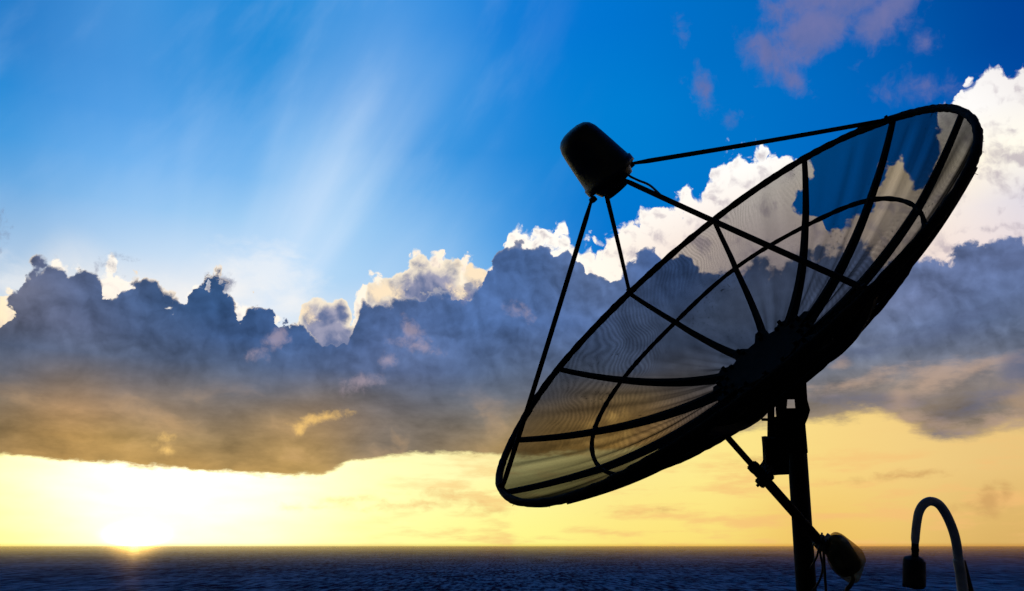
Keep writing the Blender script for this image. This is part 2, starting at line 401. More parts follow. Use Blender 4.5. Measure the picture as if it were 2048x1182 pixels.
streak = g.blobs(az, el, [(1700, 768, 62, 9, 7), (1770, 745, 40, 8, 12), (1860, 760, 55, 20, 22), (1960, 735, 60, 14, 14), (1800, 795, 22, 18, 40), (1860, 845, 60, 9, -12), (2010, 845, 40, 16, 0), (1680, 725, 14, 8, 0)])
dcol = g.mix(g.mul(g.step(g.add(streak, g.mul(g.sub(lnb, 0.5), 1.6)), -0.35, 0.55), 0.5), dcol, lin((206, 172, 146)))
dstreak = g.blobs(az, el, [(1900, 655, 70, 15, 14), (1760, 695, 80, 10, 8), (2040, 735, 34, 26, 25), (1730, 800, 80, 12, -4), (1950, 810, 70, 14, 16), (1860, 880, 34, 12, 0), (2020, 520, 40, 14, -10)])
dcol = g.mix(g.mul(g.step(g.add(dstreak, g.mul(g.sub(lnb, 0.5), 1.4)), -0.4, 0.6), 0.5), dcol, lin((82, 94, 128)))
# soft brighter tufts and glowing gaps in the bank
tuft = g.blobs(az, el, [(555, 675, 20, 12, 40), (520, 705, 14, 7, 20), (825, 665, 22, 12, -50), (835, 690, 26, 8, -10), (722, 765, 26, 10, 15), (1035, 620, 16, 8, -30), (930, 590, 8, 8, 0), (775, 720, 14, 8, 0)])
dcol = g.mix(g.mul(g.step(g.add(tuft, g.mul(g.sub(fl3, 0.5), 1.5)), -0.4, 0.5), 0.5), dcol, lin((188, 168, 178)))
glow = g.blobs(az, el, [(604, 852, 12, 6, 30), (622, 841, 13, 6, 25), (650, 834, 22, 4, 10), (600, 862, 7, 7, 0), (330, 876, 7, 3, 25), (335, 902, 6, 5, 0), (1225, 838, 12, 12, 0), (1250, 862, 10, 26, 0), (1180, 850, 10, 6, 20), (1200, 880, 40, 6, 5)])
glow = g.add(glow, g.mul(g.sub(g.noise(warp(1.6, 0.4, 5.5), 1.8, 6.0, 0.6), 0.5), 0.8))
dcol = g.mix(g.mul(g.step(glow, -0.3, 0.35), 0.8), dcol, lin((255, 206, 120)))
# thin lit edges: the light comes through where the bank is thin
dglow = g.m('SQRT', g.add(g.mul(g.sub(az, SUN_AZ - 2), g.sub(az, SUN_AZ - 2)), 4.0))
rimtop = g.mul(g.step(g.add(e3, g.mul(g.sub(b3, 0.4), 0.8)), 0.62, 0.10), g.curve(az, [(-34, .8), (-28, .6), (-24, .95), (-18, .9), (-10, .8), (-6, .4), (2, .25), (8, .35), (14, .3), (34, .1)], -40, 42, 0, 1))
dcol = g.mix(rimtop, dcol, lin((255, 238, 216)))
rimbot = g.mul(g.step(eb, 0.42, 0.0), g.curve(az, [(-34, .6), (-22, .9), (-12, .85), (-8, 1.0), (0, .7), (10, .5), (34, .35)], -40, 42, 0, 1))
dcol = g.mix(g.mul(rimbot, 0.7), dcol, lin((255, 226, 140)))
hole = g.blobs(az, el, [(12, 632, 26, 22, 30), (222, 578, 14, 18, 10), (20, 560, 20, 12, 0), (420, 570, 8, 14, 10), (480, 630, 8, 12, 0)])
e3 = g.sub(e3, g.mul(g.m('MAXIMUM', g.add(hole, g.mul(g.sub(fl3, 0.5), 2.2), 0.0), 0.0), 3.5))
soft3 = g.curve(az, [(-34, .6), (-28, .3), (-24, .16), (-16, .16), (-8, .14), (0, .12), (10, .15), (16, .4), (34, .5)], -40, 42, 0, 1)
a3 = g.mul(g.step(e3, -0.08, g.add(soft3, 0.05)), g.step(eb, 0.0, softb))
extra = g.blobs(az, el, [(-6, 465, 14, 34, 0), (262, 522, 16, 6, -20), (220, 530, 26, 14, 0), (440, 572, 30, 30, 0)])
ae = g.step(g.add(extra, g.mul(g.sub(fl3, 0.5), 2.0)), -0.1, 0.7)
sky = g.mix(g.mul(ae, 0.8), sky, lin((120, 124, 150)))
sky = g.mix(a3, sky, dcol)

# --- small clouds low over the sea
low = g.blobs(az, el, [(830, 1010, 110, 11, 2), (890, 990, 50, 14, 0), (960, 1005, 26, 12, 0), (700, 1000, 90, 8, 3), (990, 1022, 40, 5, 0), (1230, 1022, 26, 4, 0), (1800, 952, 62, 9, 4), (1850, 945, 34, 6, 0), (1730, 962, 30, 4, 0),
                      (1980, 1000, 22, 30, -10), (1960, 1015, 50, 9, 0), (2010, 985, 14, 20, 0), (1330, 1020, 22, 4, 0), (1510, 920, 40, 5, 0), (620, 1015, 60, 5, 0)])
low = g.add(low, g.mul(g.sub(g.noise(g.vm('MULTIPLY', warp(1.0, 0.6, 15.0), (0.7, 1.4, 1.0)), 1.1, 7.0, 0.62), 0.5), 1.1))
lcol = g.mix(g.step(az, -10, 22), lin((236, 186, 118)), lin((206, 160, 98)))
sky = g.mix(g.mul(g.step(low, -0.15, 0.6), 0.75), sky, lcol)

# --- glare round the veiled sun
sa = g.mul(g.sub(az, SUN_AZ + 1.0), 0.24)
se = g.mul(g.sub(el, 3.4), 0.62)
gd = g.add(g.mul(sa, sa), g.mul(se, se))
glare = g.mul(g.m('POWER', 2.718, g.mul(gd, -0.16)), g.sub(1.0, g.mul(a3, 0.93)))
glare = g.mul(glare, g.add(0.6, g.mul(g.noise(g.vm('MULTIPLY', P, (0.5, 2.0, 1.0)), 0.6, 4.0), 0.8)))
sky = g.vm('ADD', sky, g.vm('SCALE', (1.0, 0.88, 0.45), scale=g.mul(glare, 0.85)))
ca, ce = g.sub(az, SUN_AZ), g.sub(el, SUN_EL)
core = g.m('POWER', 2.718, g.mul(g.add(g.mul(ca, ca, 0.16), g.mul(ce, ce)), -6.0))
# band of thick haze sitting on the horizon
sky = g.mix(g.mul(g.step(el, 0.22, -0.05), 0.6), sky, g.vm('MULTIPLY', sky, (0.75, 0.5, 0.22)))
sky = g.vm('ADD', sky, g.vm('SCALE', (1.0, 0.74, 0.28), scale=g.mul(core, 24.0)))

# --- rest of the dome: the dusk behind the photographer is a physical sky, much dimmer
nish = g.node('ShaderNodeTexSky')
nish.sky_type = 'NISHITA'
nish.sun_disc = False
nish.sun_elevation = math.radians(max(SUN_EL, 1.0))
nish.sun_rotation = math.radians(SUN_AZ)
nish.air_density = 1.0
dusk = g.vm('SCALE', nish.outputs[0], scale=0.05)
front = g.mul(g.step(g.m('ABSOLUTE', az), 110, 50), g.step(el, 88, 60))
sky = g.mix(front, dusk, sky)
nt.links.new(sky, bg.inputs['Color'])
bg.inputs['Strength'].default_value = 1.0
scene.world = world
world.cycles.sampling_method = 'MANUAL'
world.cycles.sample_map_resolution = 1024
#SKYEND

# ------------------------------------------------------------------ materials
def mat(name, build):
    m_ = bpy.data.materials.new(name)
    m_.use_nodes = True
    m_.node_tree.nodes.clear()
    k = G(m_.node_tree)
    o = k.node('ShaderNodeOutputMaterial')
    m_.node_tree.links.new(build(k), o.inputs[0])
    return m_

def painted(base, rust=0.0, rough=0.5, metal=0.0, spec=0.3):
    """weathered paint with blotches and a little rust"""
    def b(k):
        t = k.node('ShaderNodeTexCoord').outputs['Object']
        n1 = k.noise(t, 9.0, 6.0, 0.65)
        n2 = k.noise(t, 60.0, 4.0, 0.6)
        c = k.mix(k.step(n1, 0.35, 0.7), tuple(x * 0.7 for x in base), tuple(x * 1.25 for x in base))
        if rust:
            c = k.mix(k.mul(k.step(k.add(n1, k.mul(n2, 0.4)), 0.72, 0.85), rust), c, (0.07, 0.03, 0.015))
        p = k.node('ShaderNodeBsdfPrincipled')
        k.put(p.inputs['Base Color'], c)
        k.put(p.inputs['Roughness'], k.add(rough, k.mul(k.sub(n2, 0.5), 0.3)))
        k.put(p.inputs['Metallic'], metal)
        k.put(p.inputs['Specular IOR Level'], spec)
        bp = k.node('ShaderNodeBump')
        k.put(bp.inputs['Height'], n2)
        k.put(bp.inputs['Strength'], 0.3)
        k.put(bp.inputs['Distance'], 0.002)
        k.t.links.new(bp.outputs[0], p.inputs['Normal'])
        return p.outputs[0]
    return b

M_FRAME = mat('black weathered paint', painted((0.0045, 0.0045, 0.005), rust=0.08, rough=0.85, spec=0.03))
M_POLE = mat('dark pole paint', painted((0.006, 0.006, 0.006), rust=0.08, rough=0.8, spec=0.05))
M_FEED = mat('feed cover plastic', painted((0.006, 0.006, 0.007), rough=0.4, spec=0.18))
M_CABLE = mat('black rubber', painted((0.012, 0.012, 0.012), rough=0.6, spec=0.2))
M_PIPE = mat('grey pvc conduit', painted((0.20, 0.22, 0.30), rough=0.5, spec=0.3))
M_BOX = mat('dark plastic box', painted((0.006, 0.007, 0.012), rough=0.6, spec=0.1))
M_DECK = mat('roof concrete', painted((0.09, 0.088, 0.085), rough=0.9, spec=0.2))

def mesh_mat(k):
    """expanded metal mesh: woven wires in UV space (metres), holes let the light through,
    more wire per line of sight where it is seen at a slant"""
    uv = k.node('ShaderNodeTexCoord').outputs['UV']
    obj = k.node('ShaderNodeTexCoord').outputs['Object']
    u, v, _ = k.sep(uv)
    wv = k.noise(obj, 5.0, 2.0)
    def wires(x, per):
        ph = k.mul(k.add(x, k.mul(wv, 0.012)), 2 * math.pi / per)
        return k.m('MULTIPLY_ADD', k.m('SINE', ph), 0.5, 0.5)
    # rotated diamond weave
    a = k.add(u, v); b = k.sub(u, v)
    w = k.m('MAXIMUM', wires(a, 0.0085), wires(b, 0.0085))
    ge = k.node('ShaderNodeNewGeometry')
    dt = k.node('ShaderNodeVectorMath', operation='DOT_PRODUCT')
    k.t.links.new(ge.outputs['Normal'], dt.inputs[0])
    k.t.links.new(ge.outputs['Incoming'], dt.inputs[1])
    cosv = k.m('MAXIMUM', k.m('ABSOLUTE', dt.outputs['Value']), 0.03)
    # slant: cover grows as 1/cos
    opt = k.m('DIVIDE', 0.59, cosv)
    T = k.m('POWER', 2.718, k.mul(opt, -1.0))
    T = k.mul(T, k.add(1.12, k.mul(w, -0.28)))
    # the overlapped wires beat against each other in soft wavy bands
    wob = k.noise(obj, 2.2, 2.0, 0.5)
    ph = k.mul(k.add(k.mul(u, 0.8), k.mul(v, 0.6), k.mul(wob, 0.35)), 2 * math.pi / 0.021)
    band = k.mul(k.m('SINE', ph), k.step(k.noise(obj, 1.1, 1.0), 0.42, 0.60))
    T = k.mul(T, k.m('MULTIPLY_ADD', band, 0.18, 1.0))
    # grime caught in the mesh and small bits of debris
    spk = k.noise(obj, 70.0, 2.0, 0.6)
    zone = k.noise(obj, 3.0, 2.0)
    deb = k.mul(k.step(spk, 0.645, 0.665), k.step(zone, 0.55, 0.66))
    T = k.mul(T, k.sub(1.0, k.mul(deb, 0.85)))
    tr = k.node('ShaderNodeBsdfTransparent')
    k.put(tr.inputs[0], (1.0, 0.98, 0.96, 1))
    df = k.node('ShaderNodeBsdfDiffuse')
    k.put(df.inputs[0], (0.005, 0.005, 0.005, 1))
    mx = k.node('ShaderNodeMixShader')
    k.put(mx.inputs[0], T)
    k.t.links.new(df.outputs[0], mx.inputs[1])
    k.t.links.new(tr.outputs[0], mx.inputs[2])
    return mx.outputs[0]
M_MESH = mat('reflector mesh', mesh_mat)

def bag_mat(k):
    t = k.node('ShaderNodeTexCoord').outputs['Object']
    n = k.noise(t, 12.0, 5.0, 0.6)
    df = k.node('ShaderNodeBsdfDiffuse'); k.put(df.inputs[0], (0.04, 0.036, 0.028, 1))
    tl = k.node('ShaderNodeBsdfTranslucent'); k.put(tl.inputs[0], (0.30, 0.24, 0.13, 1))
    gl = k.node('ShaderNodeBsdfGlossy'); k.put(gl.inputs['Roughness'], 0.35); k.put(gl.inputs[0], (0.4, 0.4, 0.4, 1))
    tp = k.node('ShaderNodeBsdfTransparent'); k.put(tp.inputs[0], (0.8, 0.72, 0.5, 1))
    a = k.node('ShaderNodeMixShader'); k.put(a.inputs[0], 0.5)
    k.t.links.new(df.outputs[0], a.inputs[1]); k.t.links.new(tl.outputs[0], a.inputs[2])
    b = k.node('ShaderNodeMixShader'); k.put(b.inputs[0], 0.12)
    k.t.links.new(a.outputs[0], b.inputs[1]); k.t.links.new(gl.outputs[0], b.inputs[2])
    c = k.node('ShaderNodeMixShader'); k.put(c.inputs[0], k.add(0.45, k.mul(k.step(n, 0.4, 0.6), 0.35)))
    k.t.links.new(b.outputs[0], c.inputs[1]); k.t.links.new(tp.outputs[0], c.inputs[2])
    return c.outputs[0]
M_BAG = mat('clear plastic film', bag_mat)

def sea_mat(k):
    pos = k.node('ShaderNodeNewGeometry').outputs['Position']
    n1 = k.noise(k.vm('MULTIPLY', pos, (0.15, 0.022, 0.0)), 1.0, 6.0, 0.66)      # chop
    n2 = k.noise(k.vm('MULTIPLY', pos, (0.02, 0.006, 0.0)), 1.0, 4.0, 0.55)     # swell
    n3 = k.noise(k.vm('MULTIPLY', pos, (0.0022, 0.0009, 0.0)), 1.0, 4.0, 0.6)   # wind patches
    h = k.add(n1, k.mul(n2, 3.0))
    bp = k.node('ShaderNodeBump')
    k.put(bp.inputs['Strength'], 0.5)
    k.put(bp.inputs['Distance'], 2.5)
    k.put(bp.inputs['Height'], h)
    chop = k.step(k.add(k.mul(n1, 0.75), k.mul(n2, 0.25), k.mul(k.sub(n3, 0.5), 0.15)), 0.42, 0.60)
    df = k.node('ShaderNodeBsdfDiffuse')
    k.put(df.inputs[0], k.mix(chop, (0.001, 0.009, 0.030, 1), (0.050, 0.22, 0.42, 1)))  # shaded and bright wave faces are painted into the water colour
    k.t.links.new(bp.outputs[0], df.inputs['Normal'])
    gl = k.node('ShaderNodeBsdfGlossy')
    k.put(gl.inputs['Roughness'], 0.09)
    bq = k.node('ShaderNodeBump')
    k.put(gl.inputs[0], (1.0, 0.76, 0.42, 1))  # amber of the sunlit horizon haze is put into the gloss tint
    k.put(bq.inputs['Strength'], 0.10); k.put(bq.inputs['Distance'], 2.5); k.put(bq.inputs['Height'], h)
    k.t.links.new(bq.outputs[0], gl.inputs['Normal'])
    # wave faces hide one another: only towards the horizon does the sea mirror the low sky
    ge = k.node('ShaderNodeNewGeometry')
    inc = k.sep(ge.outputs['Incoming'])[2]
    graze = k.m('POWER', 2.718, k.mul(inc, -190.0))
    mx = k.node('ShaderNodeMixShader')
    k.put(mx.inputs[0], k.add(k.mul(graze, k.add(0.40, k.mul(chop, 0.40))), k.mul(chop, 0.005), 0.001))
    k.t.links.new(df.outputs[0], mx.inputs[1]); k.t.links.new(gl.outputs[0], mx.inputs[2])
    return mx.outputs[0]
M_SEA = mat('sea water', sea_mat)

# ------------------------------------------------------------------ mesh helpers
def link(name, bm, material, parent=None, smooth=True):
    me = bpy.data.meshes.new(name)
    bmesh.ops.recalc_face_normals(bm, faces=bm.faces)
    bm.to_mesh(me); bm.free()
    if smooth:
        for p in me.polygons: p.use_smooth = True
    me.materials.append(material)
    o = bpy.data.objects.new(name, me)
    COL.objects.link(o)
    if parent is not None:
        o.parent = parent
        o.matrix_parent_inverse = parent.matrix_world.inverted()
    return o

def tag(o, label=None, cat=None, group=None, kind=None):
    for k_, v_ in (('label', label), ('category', cat), ('group', group), ('kind', kind)):
        if v_: o[k_] = v_
    return o

def tube(bm, pts, r, n=10, caps=True, up=None, flat=1.0):
    """sweep a round (or flattened) section along points; r = number or list"""
    pts = [Vector(p) for p in pts]
    rs = r if isinstance(r, (list, tuple)) else [r] * len(pts)
    rings = []
    x = None
    for i, p in enumerate(pts):
        t = (pts[min(i + 1, len(pts) - 1)] - pts[max(i - 1, 0)]).normalized()
        if x is None:
            ref = Vector(up) if up is not None else (Vector((0, 0, 1)) if abs(t.z) < 0.9 else Vector((1, 0, 0)))
            x = (ref - t * ref.dot(t)).normalized()
        else:
            x = (x - t * x.dot(t)).normalized()
        y = t.cross(x)
        rings.append([bm.verts.new(p + x * (math.cos(2 * math.pi * k / n) * rs[i]) + y * (math.sin(2 * math.pi * k / n) * rs[i] * flat)) for k in range(n)])
    for a, b in zip(rings, rings[1:]):
        for k in range(n):
            bm.faces.new((a[k], a[(k + 1) % n], b[(k + 1) % n], b[k]))
    if caps:
        bm.faces.new(rings[0][::-1]); bm.faces.new(rings[-1])

def bar(bm, pts, ups, w, h):
    """rectangular section: w across, h along 'up' (lists of up vectors)"""
    rings = []
    for i, p in enumerate(pts):
        t = (pts[min(i + 1, len(pts) - 1)] - pts[max(i - 1, 0)]).normalized()
        u = ups[i]; u = (u - t * u.dot(t)).normalized()
        s_ = t.cross(u)
        hh = h[i] if isinstance(h, list) else h
        ww = w[i] if isinstance(w, list) else w
        rings.append([bm.verts.new(p + s_ * (a * ww / 2) + u * (b * hh / 2)) for a, b in ((-1, -1), (1, -1), (1, 1), (-1, 1))])
    for a, b in zip(rings, rings[1:]):
        for k in range(4):
            bm.faces.new((a[k], a[(k + 1) % 4], b[(k + 1) % 4], b[k]))
    bm.faces.new(rings[0][::-1]); bm.faces.new(rings[-1])

def box(bm, c, ax, ay, az_, bevel=0.0):
    """box with centre c and half-axis vectors"""
    v = [bm.verts.new(c + ax * i + ay * j + az_ * k) for i in (-1, 1) for j in (-1, 1) for k in (-1, 1)]
    fs = [bm.faces.new([v[i] for i in q]) for q in ((0, 1, 3, 2), (4, 6, 7, 5), (0, 4, 5, 1), (2, 3, 7, 6), (0, 2, 6, 4), (1, 5, 7, 3))]
    if bevel:
        es = list({e for f in fs for e in f.edges})
        bmesh.ops.bevel(bm, geom=es, offset=bevel, segments=2, affect='EDGES')

# ------------------------------------------------------------------ sea and roof terrace
bm = bmesh.new()
N = 96
c0 = bm.verts.new((0, 0, 0))
prev = None
for R_ in (300, 3000, 90000):
    rg = [bm.verts.new((R_ * math.cos(2 * math.pi * k / N), R_ * math.sin(2 * math.pi * k / N), 0)) for k in range(N)]
    for k in range(N):
        if prev is None: bm.faces.new((c0, rg[k], rg[(k + 1) % N]))
        else: bm.faces.new((prev[k], rg[k], rg[(k + 1) % N], prev[(k + 1) % N]))
    prev = rg
tag(link('sea', bm, M_SEA, smooth=False), kind='structure')
DECK_Z = CAM.z - 1.65
bm = bmesh.new()
box(bm, Vector((1.0, 1.5, (DECK_Z - 1.0) / 2)), Vector((6, 0, 0)), Vector((0, 5.5, 0)), Vector((0, 0, (DECK_Z + 1.0) / 2)))
tag(link('roof_terrace', bm, M_DECK, smooth=False), kind='structure')

# ------------------------------------------------------------------ the dish
DISH_C = np.array([1.12304, -0.28793, 3.70392])
DISH_W = np.array([-1.11634, 2.45079, 2.30837])
D_DEP, R_RING, R_HUB, R_FEED, H_FEED = 0.40093, 0.85362, 0.21407, 0.11005, 1.05344
R = 1.2
def rodr(w):
    t = np.linalg.norm(w); k = w / t
    K = np.array([[0, -k[2], k[1]], [k[2], 0, -k[0]], [-k[1], k[0], 0]])
    return np.eye(3) + math.sin(t) * K + (1 - math.cos(t)) * K @ K
RM = rodr(DISH_W)
RIM_PX = {0: (1003, 981), 1: (1026.6, 876), 2: (1118, 735.5), 3: (1259, 585.5), 4: (1426, 441), 5: (1605.6, 318.6), 6: (1781.5, 238.6), 7: (1920, 221)}
RING_PX = {0: (1197, 931), 1: (1183.6, 858), 2: (1241, 755), 3: (1347, 640), 4: (1467, 532), 5: (1605.6, 448), 6: (1735, 395), 7: (1829.5, 411)}
def raw(r, a, z):      # dish frame -> camera frame
    return RM @ np.array([r * math.cos(a), r * math.sin(a), z]) + DISH_C
def shift(px, X):      # how far a real, slightly bent dish departs from the ideal paraboloid
    d = np.array([(px[0] - CX) / F, (CY - px[1]) / F, 1.0]); d /= np.linalg.norm(d)
    return d * (d @ X) - X
K12 = [i * math.pi / 6 for i in range(12)]
def table12(pxs, r):
    T_ = np.zeros((12, 3))
    for i, p in pxs.items():
        T_[i] = shift(p, raw(r, K12[i], D_DEP * (r / R) ** 2))
    T_[8] = T_[7] * 0.35; T_[11] = T_[0] * 0.35
    for i, q in {8: (13, -4), 9: (6, 0), 11: (-5, 12), 10: (0, 6)}.items():     # the free edge is a little out of true
        X = raw(r, K12[i], D_DEP * (r / R) ** 2)
        T_[i] = shift((CX + F * X[0] / X[2] + q[0] * r / R, CY - F * X[1] / X[2] + q[1] * r / R), X)
    return T_
SH_RIM, SH_RING = table12(RIM_PX, R), table12(RING_PX, R_RING)
def cyc(T_, a):
    t = (a / (math.pi / 6)) % 12
    i = int(t); f = t - i
    p0, p1, p2, p3 = (T_[(i + d) % 12] for d in (-1, 0, 1, 2))
    return 0.5 * ((2 * p1) + (-p0 + p2) * f + (2 * p0 - 5 * p1 + 4 * p2 - p3) * f * f + (-p0 + 3 * p1 - 3 * p2 + p3) * f ** 3)
def dish(r, a, dz=0.0):
    """point of the dish surface (world); dz along the axis towards the feed"""
    z = D_DEP * (r / R) ** 2
    X = raw(r, a, z + dz)
    if r <= R_RING:
        s_ = cyc(SH_RING, a) * (r / R_RING) ** 2
    else:
        f = (r - R_RING) / (R - R_RING)
        s_ = cyc(SH_RING, a) * (1 - f) + cyc(SH_RIM, a) * f
    X = X + s_
    return c2w(*X)
AXIS = (c2w(*raw(0, 0, 1.0)) - c2w(*raw(0, 0, 0.0))).normalized()
HUBC = c2w(*raw(0, 0, 0.0))
def frame(r, a, z):
    return c2w(*raw(r, a, z))

dish_root = bpy.data.objects.new('satellite_dish', None)
COL.objects.link(dish_root)
tag(dish_root, 'large black mesh satellite dish on a pole silhouetted against the sunset sky', 'satellite dish')

# pole: two points from the photo at the depth of the hub
PB = W(1613, 1182, 3.42)
PT = W(1592, 868, 3.62)
PD = (PT - PB).normalized()
base = PB - PD * ((PB.z - DECK_Z) / PD.z)
dish_root.location = base
bpy.context.view_layer.update()

# reflector: 12 mesh panels stretched between the ribs, one per part
UPP = AXIS
for i in range(12):
    bm = bmesh.new()
    uvl = bm.loops.layers.uv.new('UVMap')
    NA, NR = 20, 56
    grid = []
    for jr in range(NR + 1):
        r = 0.12 + (R - 0.12) * jr / NR
        row = []
        for ja in range(NA + 1):
            f = ja / NA
            a = K12[i] + f * math.pi / 6
            edge = math.sin(math.pi * f)
            # slack and creases of the panel
            q = Vector((r * 1.1 + i * 7.1, f * 5.0, 0.3 * i))
            cre = mnoise.noise(q) * 0.010 + mnoise.noise(q * 2.3) * 0.006 + 0.006 * math.sin(f * 9 + r * 3 + i) * mnoise.noise(Vector((i * 3.3, r * 2, 1)))
            edge2 = min(1.0, 3.5 * min(f, 1 - f)) * min(1.0, (R - r) * 12)
            row.append((bm.verts.new(dish(r, a, cre * edge2 - 0.004)), (r * math.cos(a), r * math.sin(a))))
        grid.append(row)
    for jr in range(NR):
        for ja in range(NA):
            q = (grid[jr][ja], grid[jr][ja + 1], grid[jr + 1][ja + 1], grid[jr + 1][ja])
            fc = bm.faces.new([x[0] for x in q])
            for lp, x in zip(fc.loops, q):
                lp[uvl].uv = x[1]
    link('mesh_panel', bm, M_MESH, dish_root)

# ribs, deeper towards the hub, on the back of the mesh
for i in range(12):
    bm = bmesh.new()
    pts, ups, hs, ws = [], [], [], []
    for j in range(33):
        r = 0.10 + (R - 0.10) * j / 32
        f = j / 32
        h_ = 0.046 * (1 - f) + 0.020 * f
        jit = mnoise.noise(Vector((i * 5.0, r * 6, 0))) * 0.0015
        pts.append(dish(r, K12[i] + jit, -h_ / 2 - 0.004)); ups.append(AXIS); hs.append(h_)
        ws.append(0.026 * (1 - f) + 0.020 * f)
    bar(bm, pts, ups, ws, hs)
    link('rib', bm, M_FRAME, dish_root, smooth=False)

# rim hoop and inner hoop
bm = bmesh.new()
n_ = 240
def closed_tube(bm, P_, r, n=10, rough=0.0):
    L = len(P_)
    rings = []
    for i in range(L):
        t = (P_[(i + 1) % L] - P_[i - 1]).normalized()
        x = (AXIS - t * AXIS.dot(t)).normalized(); y = t.cross(x)
        rr = r * (1 + rough * mnoise.noise(P_[i] * 30))
        rings.append([bm.verts.new(P_[i] + x * (math.cos(2 * math.pi * k / n) * rr * 1.25) + y * (math.sin(2 * math.pi * k / n) * rr)) for k in range(n)])
    for i in range(L):
        a, b = rings[i], rings[(i + 1) % L]
        for k in range(n):
            bm.faces.new((a[k], a[(k + 1) % n], b[(k + 1) % n], b[k]))
closed_tube(bm, [dish(R, 2 * math.pi * k / n_) for k in range(n_)], 0.0145, rough=0.25)
rim = link('rim', bm, M_FRAME, dish_root)
# frayed wire ends of the mesh along the rim
bm = bmesh.new()
rnd = random.Random(3)
for k in range(230):
    a = rnd.uniform(0, 2 * math.pi)
    p = dish(R, a, -0.012)
    d = (p - HUBC).normalized() * rnd.uniform(0.3, 1) + Vector([rnd.uniform(-1, 1) for _ in range(3)]) * 0.9
    L_ = rnd.uniform(0.010, 0.022) if rnd.random() > 0.02 else 0.032
    q = p + d.normalized() * L_
    tube(bm, [p, (p + q) / 2 + Vector([rnd.uniform(-.003, .003) for _ in range(3)]), q], [0.0016, 0.0013, 0.0008], 4)
fr = link('wire_fringe', bm, M_FRAME, rim)
fr['kind'] = 'stuff'
bm = bmesh.new()
closed_tube(bm, [dish(R_RING, 2 * math.pi * k / n_, -0.016) for k in range(n_)], 0.0095, rough=0.3)
link('inner_hoop', bm, M_FRAME, dish_root)

# hub: shallow drum behind the vertex
bm = bmesh.new()
NH = 48
prof = [(0.0, 0.02), (0.20, 0.028), (0.205, 0.02), (0.215, -0.02), (0.215, -0.06), (0.20, -0.09), (0.12, -0.13), (0.0, -0.14)]
rings = []
for r, z in prof:
    if r == 0: rings.append([bm.verts.new(frame(0, 0, z))] )
    else: rings.append([bm.verts.new(frame(r, 2 * math.pi * k / NH, z)) for k in range(NH)])
for a, b in zip(rings, rings[1:]):
    for k in range(NH):
        if len(a) == 1: bm.faces.new((a[0], b[k], b[(k + 1) % NH]))
        elif len(b) == 1: bm.faces.new((a[k], b[0], a[(k + 1) % NH]))
        else: bm.faces.new((a[k], b[k], b[(k + 1) % NH], a[(k + 1) % NH]))
link('hub', bm, M_FRAME, dish_root, smooth=False)

bm = bmesh.new()
rn = random.Random(11)
for i in range(12):
    a = K12[i] + rn.uniform(-0.02, 0.02)
    r0_, r1_ = 0.16, 0.27 + rn.uniform(-0.02, 0.03)
    tt = (frame(1, a + math.pi / 2, 0) - frame(0, 0, 0)).normalized()
    w0, w1 = 0.045, 0.026
    top_ = [dish(r0_, a, 0.012) - tt * w0, dish(r0_, a, 0.012) + tt * w0, dish(r1_, a, 0.006) + tt * w1, dish(r1_, a, 0.006) - tt * w1]
    va = [bm.verts.new(p) for p in top_]; vb = [bm.verts.new(p - AXIS * 0.05) for p in top_]
    bm.faces.new(va); bm.faces.new(vb[::-1])
    for q in range(4): bm.faces.new((va[q], va[(q + 1) % 4], vb[(q + 1) % 4], vb[q]))
    for rr_b in (0.19, 0.235):
        c = dish(rr_b, a, 0.01)
        tube(bm, [c, c + AXIS * 0.022], 0.010, 6)
hubo = [o for o in dish_root.children if o.name.startswith('hub')][0]
link('hub_flange', bm, M_FRAME, hubo, smooth=False)

# feed struts: flattened ends, bolted to every third rib
feed_az = {0: 0, 3: 3, 6: 6, 9: 9}
for i in (0, 3, 6, 9):
    a = frame(R_FEED, K12[i], H_FEED)
    b = dish(R, K12[i], 0.0)
    bm = bmesh.new()
    pts = [a.lerp(b, t) for t in (0, .035, .07, .3, .5, .7, .95, .975, 1)]
    sag = AXIS * -0.004
    pts = [p + sag * math.sin(math.pi * t) for p, t in zip(pts, (0, .035, .07, .3, .5, .7, .95, .975, 1))]
    tube(bm, pts, [.006, .008, .0105, .0105, .0105, .0105, .0105, .009, .007], 10)
    s_ = link('strut', bm, M_FRAME, dish_root)
    bm = bmesh.new()
    t = (b - a).normalized()
    tube(bm, [b - t * 0.012 + AXIS * 0.022, b - t * 0.012 - AXIS * 0.024], 0.008, 8)
    link('bolt', bm, M_FRAME, s_, smooth=False)

# feed: rounded cover over the low noise block
bm = bmesh.new()
ex = (frame(1, 0, 0) - frame(0, 0, 0)); ey = (frame(0, 0, 0) - frame(1, math.pi / 2, 0)) * -1
prof = [(-0.035, 0.0), (-0.035, 0.085), (-0.005, 0.098), (0.0, 0.125), (0.030, 0.126), (0.035, 0.119), (0.12, 0.108), (0.185, 0.099), (0.218, 0.093), (0.242, 0.082), (0.258, 0.064), (0.267, 0.036), (0.269, 0.0)]
NF = 40
rings = []
for z, r in prof:
    if r == 0: rings.append([bm.verts.new(frame(0, 0, H_FEED + z))])
    else: rings.append([bm.verts.new(frame(r, 2 * math.pi * k / NF, H_FEED + z)) for k in range(NF)])
for a, b in zip(rings, rings[1:]):
    for k in range(NF):
        if len(a) == 1: bm.faces.new((a[0], b[k], b[(k + 1) % NF]))
        elif len(b) == 1: bm.faces.new((a[k], b[0], a[(k + 1) % NF]))
        else: bm.faces.new((a[k], b[k], b[(k + 1) % NF], a[(k + 1) % NF]))
bmesh.ops.translate(bm, verts=bm.verts, vec=c2w(0.004, 0.012, 0.0) - CAM)
feed = link('feed_cover', bm, M_FEED, dish_root)
bm = bmesh.new()
